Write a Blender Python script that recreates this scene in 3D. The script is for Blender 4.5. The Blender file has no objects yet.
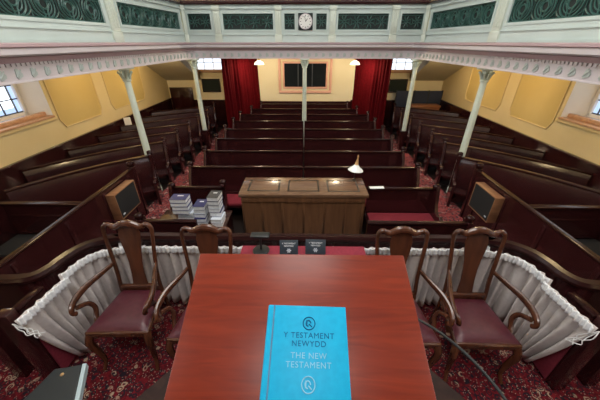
import bpy, bmesh, math, random
from mathutils import Vector, Matrix
random.seed(7)
PI = math.pi
C = bpy.context.scene.collection
D = bpy.data

# ------------------------------------------------------------------ materials
def newmat(name, col, rough=0.5, metal=0.0, coat=0.0, spec=0.5):
    m = D.materials.new(name); m.use_nodes = True
    b = m.node_tree.nodes['Principled BSDF']
    b.inputs['Base Color'].default_value = (*col, 1)
    b.inputs['Roughness'].default_value = rough
    b.inputs['Metallic'].default_value = metal
    b.inputs['Coat Weight'].default_value = coat
    b.inputs['Coat Roughness'].default_value = 0.08
    b.inputs['Specular IOR Level'].default_value = spec
    return m, m.node_tree.nodes, m.node_tree.links, b

def ramp(N, stops):
    r = N.new('ShaderNodeValToRGB'); e = r.color_ramp.elements
    e[0].position = stops[0][0]; e[0].color = (*stops[0][1], 1)
    e[1].position = stops[-1][0]; e[1].color = (*stops[-1][1], 1)
    for p, c in stops[1:-1]:
        k = e.new(p); k.color = (*c, 1)
    return r

def coords(N, L, scale=(1, 1, 1), rot=(0, 0, 0)):
    tc = N.new('ShaderNodeTexCoord'); mp = N.new('ShaderNodeMapping')
    mp.inputs['Scale'].default_value = scale; mp.inputs['Rotation'].default_value = rot
    L.new(tc.outputs['Object'], mp.inputs['Vector'])
    return mp.outputs['Vector']

def wood(name, dark, light, scale=(2, 30, 30), rough=0.3, coat=0.0, bump=0.02, spec=0.5):
    m, N, L, b = newmat(name, light, rough, 0, coat, spec)
    v = coords(N, L, scale)
    n = N.new('ShaderNodeTexNoise'); n.inputs['Scale'].default_value = 1.0
    n.inputs['Detail'].default_value = 6; n.inputs['Distortion'].default_value = 1.2
    L.new(v, n.inputs['Vector'])
    r = ramp(N, [(0.3, dark), (0.7, light)])
    L.new(n.outputs['Fac'], r.inputs['Fac']); L.new(r.outputs['Color'], b.inputs['Base Color'])
    bp = N.new('ShaderNodeBump'); bp.inputs['Strength'].default_value = bump; bp.inputs['Distance'].default_value = 0.02
    L.new(n.outputs['Fac'], bp.inputs['Height']); L.new(bp.outputs['Normal'], b.inputs['Normal'])
    return m

def mottled(name, a, c, scale=8, rough=0.6, detail=4, bump=0.0):
    m, N, L, b = newmat(name, a, rough)
    v = coords(N, L)
    n = N.new('ShaderNodeTexNoise'); n.inputs['Scale'].default_value = scale; n.inputs['Detail'].default_value = detail
    L.new(v, n.inputs['Vector'])
    r = ramp(N, [(0.35, a), (0.65, c)])
    L.new(n.outputs['Fac'], r.inputs['Fac']); L.new(r.outputs['Color'], b.inputs['Base Color'])
    if bump:
        bp = N.new('ShaderNodeBump'); bp.inputs['Strength'].default_value = bump; bp.inputs['Distance'].default_value = 0.01
        L.new(n.outputs['Fac'], bp.inputs['Height']); L.new(bp.outputs['Normal'], b.inputs['Normal'])
    return m

def carpet(name, base, base2, cream, dark, scale=1.0):
    m, N, L, b = newmat(name, base, 0.95, spec=0.1)
    v = coords(N, L, (scale, scale, scale))
    wob = N.new('ShaderNodeTexNoise'); wob.inputs['Scale'].default_value = 9; L.new(v, wob.inputs['Vector'])
    mx = N.new('ShaderNodeVectorMath'); mx.operation = 'MULTIPLY_ADD'
    L.new(wob.outputs['Color'], mx.inputs[0]); mx.inputs[1].default_value = (.06, .06, 0); L.new(v, mx.inputs[2])
    v2 = mx.outputs['Vector']
    def vor(sc, stops, feature='F1', fac='Distance'):
        t = N.new('ShaderNodeTexVoronoi'); t.inputs['Scale'].default_value = sc; t.feature = feature
        L.new(v2, t.inputs['Vector'])
        r = ramp(N, stops); L.new(t.outputs[fac], r.inputs['Fac']); return t, r
    def mix(a, c, f):
        k = N.new('ShaderNodeMixRGB'); L.new(f, k.inputs['Fac'])
        for s, i in ((a, 1), (c, 2)):
            if isinstance(s, tuple): k.inputs[i].default_value = (*s, 1)
            else: L.new(s, k.inputs[i])
        return k.outputs['Color']
    n = N.new('ShaderNodeTexNoise'); n.inputs['Scale'].default_value = 26; n.inputs['Detail'].default_value = 3; L.new(v, n.inputs['Vector'])
    rn = ramp(N, [(.4, base2), (.6, base)]); L.new(n.outputs['Fac'], rn.inputs['Fac'])
    col = rn.outputs['Color']
    K, W = (0, 0, 0), (1, 1, 1)
    _, rd = vor(13, [(.0, K), (.30, K), (.36, W), (.46, W), (.52, K), (1, K)])
    col = mix(col, dark, rd.outputs['Color'])
    _, r1 = vor(9, [(.0, W), (.13, W), (.17, K), (.25, K), (.29, W), (.36, W), (.40, K), (1, K)])
    t = N.new('ShaderNodeTexNoise'); t.inputs['Scale'].default_value = 5; L.new(v, t.inputs['Vector'])
    rt = ramp(N, [(.46, K), (.56, W)]); L.new(t.outputs['Fac'], rt.inputs['Fac'])
    mm = N.new('ShaderNodeMath'); mm.operation = 'MULTIPLY'; L.new(r1.outputs['Color'], mm.inputs[0]); L.new(rt.outputs['Color'], mm.inputs[1])
    col = mix(col, cream, mm.outputs[0])
    _, r2 = vor(34, [(.0, W), (.16, W), (.24, K), (1, K)])
    col = mix(col, tuple(.55 * x + .1 for x in cream), r2.outputs['Color'])
    L.new(col, b.inputs['Base Color'])
    return m

def emit(name, col, strength):
    m = D.materials.new(name); m.use_nodes = True
    N = m.node_tree.nodes; N.remove(N['Principled BSDF'])
    e = N.new('ShaderNodeEmission'); e.inputs['Color'].default_value = (*col, 1); e.inputs['Strength'].default_value = strength
    m.node_tree.links.new(e.outputs[0], N['Material Output'].inputs[0])
    return m

M = {}
M['pew'] = wood('dark_mahogany', (.024, .0052, .0058), (.035, .0078, .0085), (3, 22, 22), .26, .55, .01, .35)
M['rail'] = wood('polished_mahogany', (.014, .004, .004), (.024, .007, .0065), (3, 22, 22), .24, .0, .008, .16)
M['desk'] = wood('orange_red_mahogany', (.105, .0095, .003), (.17, .019, .005), (5, 40, 60), .32, .0, .012, .28)
M['pulpit'] = wood('brown_pulpit_wood', (.012, .005, .004), (.026, .011, .008), (20, 20, 2), .5, .0, .01, .15)
M['table'] = wood('oak_brown', (.115, .050, .023), (.21, .098, .046), (14, 14, 1.5), .34, .1, .03)
M['tabletop'] = wood('oak_brown_top', (.10, .052, .030), (.19, .105, .060), (2, 20, 20), .25, .25, .02)
M['line'] = newmat('dark_inlay', (.012, .008, .006), .4)[0]
M['chair'] = wood('walnut_chair', (.042, .014, .007), (.095, .031, .014), (12, 12, 2), .27, .1, .01)
M['leather'] = mottled('burgundy_leather', (.058, .009, .016), (.075, .013, .022), 30, .38, 3, .05)
M['redcloth'] = mottled('crimson_cloth', (.17, .010, .026), (.22, .016, .034), 60, .9)
M['cushion'] = mottled('red_pew_cushion', (.15, .007, .016), (.20, .011, .024), 50, .85)
M['blackcush'] = mottled('black_cushion', (.004, .004, .005), (.007, .007, .008), 40, .9)
M['curtain'] = mottled('white_linen_curtain', (.52, .475, .46), (.58, .535, .52), 30, .9)
M['heading'] = mottled('white_heading_tape', (.74, .76, .78), (.85, .87, .89), 90, .9)
M['redcurtain'] = mottled('red_velvet_curtain', (.055, .0014, .003), (.075, .002, .004), 20, .9)
M['redcurtain'].node_tree.nodes['Principled BSDF'].inputs['Specular IOR Level'].default_value = .05
M['carpet'] = carpet('red_floral_carpet', (.135, .010, .015), (.065, .006, .010), (.34, .25, .18), (.018, .012, .018), 1.7)
M['aisle'] = carpet('pink_red_aisle_carpet', (.30, .070, .070), (.20, .032, .034), (.50, .34, .30), (.05, .03, .035), .9)
M['floor'] = wood('dark_floorboards', (.010, .006, .005), (.024, .014, .011), (1, 8, 8), .5)
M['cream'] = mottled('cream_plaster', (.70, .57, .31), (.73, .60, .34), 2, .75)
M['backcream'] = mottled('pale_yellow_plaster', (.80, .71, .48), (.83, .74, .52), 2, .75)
M['yellow'] = mottled('ochre_panel_paint', (.56, .42, .16), (.60, .46, .19), 1.2, .75)
M['border'] = mottled('buff_panel_border', (.64, .50, .25), (.67, .53, .28), 3, .7)
M['white'] = mottled('white_paint', (.86, .84, .82), (.90, .88, .86), 3, .7)
M['soffit'] = mottled('grey_buff_soffit', (.55, .49, .36), (.60, .54, .40), 2, .8)
M['mint'] = mottled('pale_mint_paint', (.50, .59, .565), (.53, .62, .595), 3, .45)
M['mintcream'] = mottled('cream_mint_paint', (.56, .62, .54), (.59, .65, .57), 3, .5)
M['column'] = mottled('pale_mint_column', (.56, .64, .56), (.60, .68, .60), 5, .4)
M['pink'] = mottled('dusky_pink_paint', (.43, .30, .32), (.46, .33, .35), 3, .5)
M['lilac'] = mottled('pale_lilac_paint', (.54, .49, .51), (.57, .52, .54), 3, .5)
M['leafgreen'] = newmat('sage_leaf_paint', (.40, .45, .43), .6)[0]
M['pinkframe'] = mottled('salmon_pink_moulding', (.72, .40, .31), (.76, .44, .35), 3, .6)
M['iron'] = newmat('green_ironwork', (.036, .105, .09), .3)[0]
M['ironback'] = newmat('blackish_green_backing', (.008, .016, .015), .7)[0]
M['black'] = newmat('black_enamel', (.010, .012, .013), .4)[0]
M['grille'] = mottled('black_speaker_cloth', (.006, .007, .008), (.011, .012, .014), 200, .8)
M['boxwood'] = wood('tan_box_wood', (.17, .075, .035), (.26, .125, .06), (4, 25, 25), .45)
M['chestwood'] = wood('brown_chest_wood', (.22, .09, .045), (.33, .15, .075), (2, 18, 18), .4)
M['brass'] = newmat('brass', (.75, .52, .28), .28, 1.0)[0]
M['opal'] = newmat('opal_glass', (.80, .84, .82), .15)[0]
M['navy'] = mottled('navy_book_cloth', (.010, .016, .09), (.014, .022, .12), 60, .45)
M['navyscreen'] = mottled('navy_screen_cloth', (.022, .034, .075), (.028, .040, .09), 60, .8)
M['slate'] = mottled('dark_slate_card', (.022, .032, .045), (.028, .040, .055), 60, .45)
M['paper'] = mottled('page_edges', (.66, .68, .70), (.76, .78, .80), 60, .9)
M['whitecover'] = mottled('pale_blue_grey_cover', (.55, .60, .68), (.62, .67, .74), 30, .5)
M['greycover'] = newmat('grey_black_cover', (.04, .04, .045), .45)[0]
M['browncover'] = newmat('brown_cover', (.20, .08, .05), .5)[0]
M['cyan'] = mottled('cyan_book_cloth', (.003, .27, .47), (.004, .30, .51), 70, .45)
M['cyan'].node_tree.nodes['Principled BSDF'].inputs['Specular IOR Level'].default_value = .15
M['cyandark'] = newmat('navy_shadow_spine', (.006, .10, .20), .5)[0]
M['silver'] = newmat('pale_blue_foil', (.17, .40, .54), .6, .0, 0, .2)[0]
M['foil'] = newmat('dull_blue_blocking', (.006, .085, .19), .7, .0, 0, .1)[0]
M['pagewhite'] = newmat('white_paper', (.85, .85, .84), .8)[0]
M['ink'] = newmat('white_lettering', (.8, .82, .84), .6)[0]
M['greenboard'] = newmat('dark_green_board', (.012, .022, .020), .55, 0, 0, .2)[0]
M['darkglass'] = newmat('dark_window_glass', (.012, .016, .020), .08)[0]
M['lead'] = newmat('dark_glazing_bar', (.05, .06, .08), .5)[0]
M['clockface'] = newmat('white_clock_face', (.78, .78, .75), .4)[0]
M['caseblack'] = newmat('black_leatherette', (.012, .016, .018), .45)[0]
M['caseedge'] = newmat('pale_blue_grey_edge', (.36, .46, .50), .5)[0]
M['sill'] = wood('varnished_sill', (.42, .22, .12), (.58, .34, .20), (2, 20, 20), .35)
M['cord'] = newmat('white_cord', (.75, .76, .76), .8)[0]
M['gold'] = newmat('warm_lit_shade', (.9, .85, .7), .3)[0]
M['pane'] = emit('daylit_window_glass', (.86, .93, 1.0), 3.6)
M['bluepane'] = emit('blue_border_glass', (.50, .66, .95), 1.3)
M['backpane'] = emit('milky_daylit_glass', (.80, .88, 1.0), 1.8)
M['glintpane'] = emit('added_glint_window', (.9, .95, 1.0), 9.0)  # glow of the added end windows that put glints on the pews
M['hallpane'] = emit('daylit_hall_window', (.95, .97, 1.0), 8.5)
M['litshade'] = emit('lit_opal_shade', (1.0, .86, .60), 3.0)
M['ceil'] = mottled('white_ceiling', (.75, .75, .73), (.78, .78, .76), 2, .8)

# ------------------------------------------------------------------ mesh helpers
class MB:
    def __init__(s): s.v = []; s.f = []; s.mi = []; s.cur = 0
    def add(s, vs, fs):
        o = len(s.v); s.v += [tuple(v) for v in vs]; s.f += [tuple(i + o for i in f) for f in fs]; s.mi += [s.cur] * len(fs)
    def mat(s, i): s.cur = i; return s
    def box(s, x0, x1, y0, y1, z0, z1, bev=0.0, T=None):
        if bev <= 0:
            vs = [(x, y, z) for x in (x0, x1) for y in (y0, y1) for z in (z0, z1)]
            fs = [(0, 1, 3, 2), (4, 6, 7, 5), (0, 4, 5, 1), (2, 3, 7, 6), (0, 2, 6, 4), (1, 5, 7, 3)]
        else:
            bm = bmesh.new(); bmesh.ops.create_cube(bm, size=1)
            for v in bm.verts:
                v.co = Vector(((x0 + x1) / 2 + v.co.x * (x1 - x0), (y0 + y1) / 2 + v.co.y * (y1 - y0), (z0 + z1) / 2 + v.co.z * (z1 - z0)))
            bmesh.ops.bevel(bm, geom=bm.edges[:] , offset=bev, segments=2, affect='EDGES', profile=.5)
            bm.verts.ensure_lookup_table(); bm.verts.index_update()
            vs = [v.co.copy() for v in bm.verts]; fs = [[v.index for v in f.verts] for f in bm.faces]; bm.free()
        if T is not None: vs = [T @ Vector(v) for v in vs]
        s.add(vs, fs); return s
    def prism(s, pts, off):
        """polygon (3D points) extruded by vector off"""
        n = len(pts); off = Vector(off); p = [Vector(q) for q in pts]
        vs = p + [q + off for q in p]
        fs = [tuple(range(n - 1, -1, -1)), tuple(range(n, 2 * n))]
        fs += [(i, (i + 1) % n, n + (i + 1) % n, n + i) for i in range(n)]
        s.add(vs, fs); return s
    def tube(s, pts, r, seg=10, cap=True, flat=1.0, closed=False):
        p = [Vector(q) for q in pts]; n = len(p)
        rs = r if isinstance(r, (list, tuple)) else [r] * n
        vs = []; up = None
        for i in range(n):
            if closed: t = (p[(i + 1) % n] - p[i - 1]).normalized()
            else: t = (p[min(i + 1, n - 1)] - p[max(i - 1, 0)]).normalized()
            if up is None:
                a = Vector((0, 0, 1)) if abs(t.z) < .9 else Vector((1, 0, 0))
                up = (a - t * a.dot(t)).normalized()
            else:
                up = (up - t * up.dot(t)).normalized()
            sd = t.cross(up)
            for k in range(seg):
                a = 2 * PI * k / seg
                vs.append(p[i] + (up * math.cos(a) + sd * math.sin(a) * flat) * rs[i])
        fs = []
        m = n if closed else n - 1
        for i in range(m):
            j = (i + 1) % n
            for k in range(seg):
                fs.append((i * seg + k, i * seg + (k + 1) % seg, j * seg + (k + 1) % seg, j * seg + k))
        if cap and not closed:
            fs.append(tuple(range(seg - 1, -1, -1))); fs.append(tuple((n - 1) * seg + k for k in range(seg)))
        s.add(vs, fs); return s
    def lathe(s, prof, seg=16, at=(0, 0, 0), T=None, cap=True):
        vs = []; n = len(prof)
        for r, z in prof:
            for k in range(seg):
                a = 2 * PI * k / seg
                v = Vector((r * math.cos(a), r * math.sin(a), z))
                vs.append((T @ v if T is not None else v) + Vector(at))
        fs = [(i * seg + k, i * seg + (k + 1) % seg, (i + 1) * seg + (k + 1) % seg, (i + 1) * seg + k) for i in range(n - 1) for k in range(seg)]
        if cap: fs += [tuple(range(seg - 1, -1, -1)), tuple((n - 1) * seg + k for k in range(seg))]
        s.add(vs, fs); return s
    def sweep(s, path, prof, closed=True, cap=True):
        """path: 2D polyline; prof: (offset to the left of travel, z); mitred"""
        p = [Vector(q) for q in path]; n = len(p); k = len(prof); vs = []
        for i in range(n):
            d0 = (p[i] - p[i - 1]).normalized() if i else (p[1] - p[0]).normalized()
            d1 = (p[i + 1] - p[i]).normalized() if i < n - 1 else d0
            n0 = Vector((-d0.y, d0.x)); n1 = Vector((-d1.y, d1.x))
            b = (n0 + n1).normalized(); b = b / max(.3, b.dot(n0))
            for o, z in prof: vs.append((p[i].x + b.x * o, p[i].y + b.y * o, z))
        fs = []
        kk = k if closed else k - 1
        for i in range(n - 1):
            for j in range(kk):
                fs.append((i * k + j, i * k + (j + 1) % k, (i + 1) * k + (j + 1) % k, (i + 1) * k + j))
        if closed and cap: fs += [tuple(range(k)), tuple((n - 1) * k + j for j in range(k - 1, -1, -1))]
        s.add(vs, fs); return s
    def grid(s, fn, nu, nv):
        vs = [fn(u / nu, v / nv) for u in range(nu + 1) for v in range(nv + 1)]
        fs = [(u * (nv + 1) + v, (u + 1) * (nv + 1) + v, (u + 1) * (nv + 1) + v + 1, u * (nv + 1) + v + 1) for u in range(nu) for v in range(nv)]
        s.add(vs, fs); return s
    def build(s, name, mats, parent=None, ang=35, bevel=0, solid=0, loc=None, **tags):
        me = D.meshes.new(name); me.from_pydata(s.v, [], s.f)
        for m in (mats if isinstance(mats, (list, tuple)) else [mats]):
            me.materials.append(M[m] if isinstance(m, str) else m)
        me.polygons.foreach_set('material_index', s.mi)
        bm = bmesh.new(); bm.from_mesh(me); bmesh.ops.recalc_face_normals(bm, faces=bm.faces); bm.to_mesh(me); bm.free()
        me.shade_smooth(); me.set_sharp_from_angle(angle=math.radians(ang)); me.update()
        o = D.objects.new(name, me); C.objects.link(o)
        if parent is not None: o.parent = parent
        if loc is not None: o.location = loc
        if solid:
            k = o.modifiers.new('solid', 'SOLIDIFY'); k.thickness = solid; k.offset = 0
        if bevel:
            k = o.modifiers.new('bevel', 'BEVEL'); k.width = bevel; k.segments = 2; k.limit_method = 'ANGLE'
        tag(o, **tags)
        return o

def tag(o, label=None, category=None, group=None, kind=None):
    for k, v in (('label', label), ('category', category), ('group', group), ('kind', kind)):
        if v: o[k] = v
    return o
def thing(name, loc, label, category, group=None, rz=0):
    o = D.objects.new(name, None); C.objects.link(o); o.location = loc; o.rotation_euler = (0, 0, rz)
    o.empty_display_size = .1
    return tag(o, label, category, group)
def copy_tree(o, parent=None):
    c = o.copy(); C.objects.link(c)
    if parent is not None: c.parent = parent; c.matrix_parent_inverse = o.matrix_parent_inverse.copy()
    for ch in o.children: copy_tree(ch, c)
    return c
def struct(mb, name, mats, **k):
    return mb.build(name, mats, kind='structure', **k)
def bez(p0, p1, p2, p3, n=8):
    p0, p1, p2, p3 = map(Vector, (p0, p1, p2, p3)); out = []
    for i in range(n + 1):
        t = i / n; u = 1 - t
        out.append(p0 * u ** 3 + p1 * 3 * u * u * t + p2 * 3 * u * t * t + p3 * t ** 3)
    return out
def catmull(pts, n=5):
    p = [Vector(q) for q in pts]; out = []
    for i in range(len(p) - 1):
        a, b, c, d = p[max(i - 1, 0)], p[i], p[i + 1], p[min(i + 2, len(p) - 1)]
        for k in range(n):
            t = k / n
            out.append(.5 * ((2 * b) + (c - a) * t + (2 * a - 5 * b + 4 * c - d) * t * t + (3 * b - a - 3 * c + d) * t ** 3))
    out.append(p[-1]); return out

# ------------------------------------------------------------------ dimensions
EYE = 2.65
FL = 0.14             # main floor level
PZ = 0.40             # platform inside the curved rail
WX = 4.35; BY = 9.45; FY = -2.6
GZ = 2.40             # underside of gallery
WIN = [(0.3, 1.9), (3.2, 4.86)]; WZ0, WZ1 = 1.52, 2.36

# ------------------------------------------------------------------ room
struct(MB().box(-WX, WX, FY, BY, -.1, FL), 'floor', 'floor')
mb = MB()
mb.box(-2.70, -1.80, 2.05, BY - .05, FL, FL + .008); mb.box(1.80, 2.70, 2.05, BY - .05, FL, FL + .008)
struct(mb, 'floor_aisle_carpet', 'aisle')
struct(MB().box(-2.5, 2.5, FY, 2.0, FL, PZ - .012), 'floor_platform', 'pulpit')
struct(MB().box(-2.5, 2.5, FY + .02, 1.98, PZ - .012, PZ), 'floor_platform_carpet', 'carpet')
struct(MB().box(-WX - .5, WX + .5, FY, BY + .4, 7.0, 7.1), 'ceiling', 'ceil')

HW = [(-.9, .5), (2.6, 4.0), (6.0, 7.4)]   # hall windows above the gallery
def side_wall(sx, name):
    mb = MB()
    def b(y0, y1, z0, z1, x0=WX, x1=WX + .35): mb.box(*sorted((sx * x0, sx * x1)), y0, y1, z0, z1)
    ys = [FY] + [v for w in WIN for v in w] + [BY]
    for i in range(0, len(ys), 2): b(ys[i], ys[i + 1], 0, GZ + .2)
    for w in WIN: b(w[0], w[1], 0, WZ0); b(w[0], w[1], WZ1, GZ + .2)
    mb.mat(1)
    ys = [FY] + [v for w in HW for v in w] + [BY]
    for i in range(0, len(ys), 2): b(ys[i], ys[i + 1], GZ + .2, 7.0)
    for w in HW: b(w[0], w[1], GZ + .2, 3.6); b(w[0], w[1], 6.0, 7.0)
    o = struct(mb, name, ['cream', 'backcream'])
    # raised panels between border mouldings
    pm = MB(); fm = MB()
    for y0, y1 in ((4.95, 6.10), (6.46, 7.95)):
        k = .14
        pl = [(y0, 2.36), (y0, 1.30 + k), (y0 + k * .6, 1.30), (y1 - k * .6, 1.30), (y1, 1.30 + k), (y1, 2.36)]
        pm.prism([(sx * WX, y, z) for y, z in pl], (-sx * .006, 0, 0))
        fm.tube([(sx * (WX - .006), y, z) for y, z in pl], .014, 8)
    pm.build('wall_panel', 'yellow', o); fm.build('panel_moulding', 'border', o)
    # dark wood wainscot along the wall foot
    d = MB().box(*sorted((sx * (WX - .04), sx * WX)), FY, BY - .04, FL, 1.06)
    d.box(*sorted((sx * (WX - .06), sx * WX)), FY, BY - .04, 1.03, 1.08, .01)
    struct(d, 'baseboard_left' if sx < 0 else 'baseboard_right', 'pew')
    return o
side_wall(-1, 'wall_left'); side_wall(1, 'wall_right')

def window(idx, sx, w, z0, z1, hall=False):
    root = D.objects.new('window_%d' % idx, None); C.objects.link(root); root['kind'] = 'structure'
    root.location = (sx * WX, (w[0] + w[1]) / 2, z0)
    X = lambda a, b: sorted((sx * a, sx * b))
    hw = (w[1] - w[0]) / 2; h = z1 - z0
    if hall:
        MB().box(*X(.25, .28), -hw, hw, 0, h).build('pane', 'hallpane', root)
        f = MB()
        for k in range(4):
            y = -hw + 2 * hw * k / 3; f.box(*X(.2, .25), y - .03, y + .03, 0, h)
        for k in range(6):
            z = h * k / 5; f.box(*X(.2, .25), -hw, hw, z - .03 * (k > 0), z + .03 * (k < 5))
        f.build('glazing_bar', 'white', root); return
    g = .29  # depth of the glass
    i = .20   # splay
    gb = MB().box(*X(g, g + .02), -hw + i, hw - i, .12, h)
    gb.build('pane', 'pane', root)
    bb = MB()
    bb.box(*X(g - .006, g), -hw + i + .03, hw - i - .03, .14, .22)
    for s_ in (-1, 1):
        y = s_ * (hw - i - .075); bb.box(*X(g - .006, g), y - .045, y + .045, .22, h)
    bb.build('border_pane', 'bluepane', root)
    lb = MB()
    n = 5
    for k in range(n + 1):
        y = -hw + i + .12 + (2 * (hw - i) - .24) * k / n; lb.box(*X(g - .022, g), y - .008, y + .008, .12, h)
    for k in range(5):
        z = .14 + .2 * k; lb.box(*X(g - .022, g), -hw + i, hw - i, z - .008, z + .008)
    lb.build('glazing_bar', 'lead', root)
    fr = MB()
    for s_ in (-1, 1):
        y = s_ * (hw - i); fr.box(*X(g - .05, g + .02), y - .025, y + .025, .10, h)
    fr.box(*X(g - .05, g + .02), -hw + i, hw - i, .08, .13)
    fr.build('window_frame', 'white', root)
    rv = MB()   # splayed white reveals
    for s_ in (-1, 1):
        rv.prism([(sx * .0, s_ * (hw - .002), 0), (sx * (g + .03), s_ * (hw - .002), 0), (sx * (g + .03), s_ * (hw - i), 0)], (0, 0, h))
    rv.build('reveal', 'white', root)
    sl = MB()
    sl.box(*X(-.05, g), -hw + .02, hw - .02, 0, .035, .008); sl.box(*X(.06, .13), -hw + .05, hw - .05, .035, .10, .012)
    sl.build('window_sill', 'sill', root)
    ap = MB().box(*X(-.035, .0), -hw - .04, hw + .04, -.05, .0, .008); ap.build('apron', 'border', root)
n = 1
for sx in (-1, 1):
    for w in WIN: window(n, sx, w, WZ0, WZ1); n += 1
for sx in (-1, 1):
    for w in HW: window(n, sx, w, 3.6, 6.0, True); n += 1

for sx in (-1, 1):  # unseen windows added behind the camera to throw glints on the side pews
    r = D.objects.new('window_%d' % n, None); C.objects.link(r); r['kind'] = 'structure'; r.location = (sx * 3.3, FY, 1.15); n += 1
    MB().box(-.24, .24, .0, .07, 0, .8).build('pane', 'glintpane', r)
    f = MB()
    for k in range(3): f.box(-.24 + .24 * k - .02, -.24 + .24 * k + .02, .07, .09, 0, .8)
    for k in range(4): f.box(-.24, .24, .07, .09, .267 * k - .015, .267 * k + .015)
    f.build('glazing_bar', 'white', r)
# back wall with openings left as overlays
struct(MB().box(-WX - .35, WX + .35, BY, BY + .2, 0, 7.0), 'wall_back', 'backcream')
struct(MB().box(-WX - .35, WX + .35, FY - .2, FY, 0, 7.0), 'wall_front', 'pulpit')  # unseen wall, made dark to cut its pale reflection in the pews
d = MB()
for a, b in ((-WX + .06, -1.5), (1.5, WX - .06)): d.box(a, b, BY - .03, BY, FL, 1.02)
d.box(-WX + .06, WX - .06, FY, FY + .04, FL, 2.38)  # unseen dark panelling added on the front wall so pew backs reflect less
d.box(-1.5, 1.5, BY - .03, BY, FL, .98)
struct(d, 'baseboard_back', 'pew')

# internal window in the back wall, pink moulded frame
r = D.objects.new('window_%d' % n, None); C.objects.link(r); r['kind'] = 'structure'; r.location = (.03, BY, 1.75); n += 1
fm = MB()
def frame(mb, x, z, w, y0, y1):
    mb.box(-x, x, y0, y1, z - w, z, .008); mb.box(-x, x, y0, y1, -z, -z + w, .008)
    mb.box(-x, -x + w, y0, y1, -z + w, z - w, .008); mb.box(x - w, x, y0, y1, -z + w, z - w, .008)
frame(fm, .83, .52, .075, -.05, 0); fm.build('outer_moulding', 'pinkframe', r)
fm = MB(); frame(fm, .755, .445, .06, -.025, 0); fm.build('middle_moulding', 'backcream', r)
fm = MB(); frame(fm, .695, .385, .05, -.06, 0); fm.build('inner_moulding', 'pinkframe', r)
MB().box(-.645, .645, -.012, 0, -.335, .335).build('pane', 'darkglass', r)
fm = MB()
for x in (-.22, .0, .22): fm.box(x - .015, x + .015, -.03, -.012, -.335, .335)
fm.build('glazing_bar', 'lead', r)

# high side windows in the back wall
for sx in (-1, 1):
    r = D.objects.new('window_%d' % n, None); C.objects.link(r); r['kind'] = 'structure'; r.location = (sx * 2.93, BY, 1.9); n += 1
    MB().box(-.42, .42, -.015, 0, .02, .45).build('pane', 'backpane', r)
    f = MB()
    for k in range(4): f.box(-.42 + .28 * k - .01, -.42 + .28 * k + .01, -.03, 0, 0, .45)
    f.box(-.42, .42, -.03, 0, .2, .215); f.build('glazing_bar', 'white', r)
    MB().box(-.5, .5, -.09, 0, -.07, .02, .01).build('window_sill', 'sill', r)

# dark low door in the back left corner
r = D.objects.new('door_1', None); C.objects.link(r); r['kind'] = 'structure'; r.location = (-3.93, BY - .03, 0)
MB().box(-.36, .36, -.04, 0, 0, 1.40, .008).build('leaf', 'pew', r)
f = MB()
for x in (-.17, .17):
    for z0, z1 in ((.12, .62), (.74, 1.28)): f.box(x - .12, x + .12, -.052, -.04, z0, z1, .005)
f.build('door_panel', 'pew', r)
MB().lathe([(.0, -.02), (.025, -.01), (.03, .01), (.018, .03), (0, .03)], 12, (.30, -.065, .72), Matrix.Rotation(PI / 2, 3, 'X')).build('knob', 'brass', r)

# underside of the gallery, and the sloping soffits of the gallery stairs
mb = MB()
mb.prism([(-WX, FY, GZ), (-2.80, FY, GZ), (-2.70, 7.45, GZ), (-WX, 7.45, GZ)], (0, 0, .1))
mb.prism([(WX, FY, GZ), (2.80, FY, GZ), (2.70, 7.45, GZ), (WX, 7.45, GZ)], (0, 0, .1))
mb.box(-WX, WX, 7.45, BY, GZ, GZ + .1)
struct(mb, 'ceiling_gallery', 'backcream')
mb = MB()
for sx in (-1, 1):
    a, b = sorted((sx * 3.28, sx * (WX - .001)))
    mb.prism([(a, 7.75, GZ), (a, BY - .001, 1.60), (a, BY - .001, GZ)], (b - a, 0, 0))
struct(mb, 'ceiling_stair', 'soffit')

# ------------------------------------------------------------------ gallery front
gal = thing('gallery_balcony', (0, 7.4, 2.31), 'pale mint gallery front with pink cornice and green iron grilles round the hall', 'balcony')
def G(p): return (p[0], p[1] - 7.4)
cor = [(-2.80, -1.5), (-2.62, 6.98), (-2.54, 7.24), (-2.30, 7.36), (2.30, 7.36), (2.54, 7.24), (2.62, 6.98), (2.80, -1.5)]
cor = [G(p) for p in cor]          # travelled left -> back -> right : left of travel points outwards
z0 = 2.31; Zr = lambda z: z - z0
fr = MB(); fr.sweep(cor, [(0, 0), (0, Zr(2.475)), (.10, Zr(2.475)), (.10, 0)])
fr.sweep(cor, [(-.012, 0), (-.012, .014), (0, .014), (0, 0)])
fr.build('frieze', 'lilac', gal)
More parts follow.
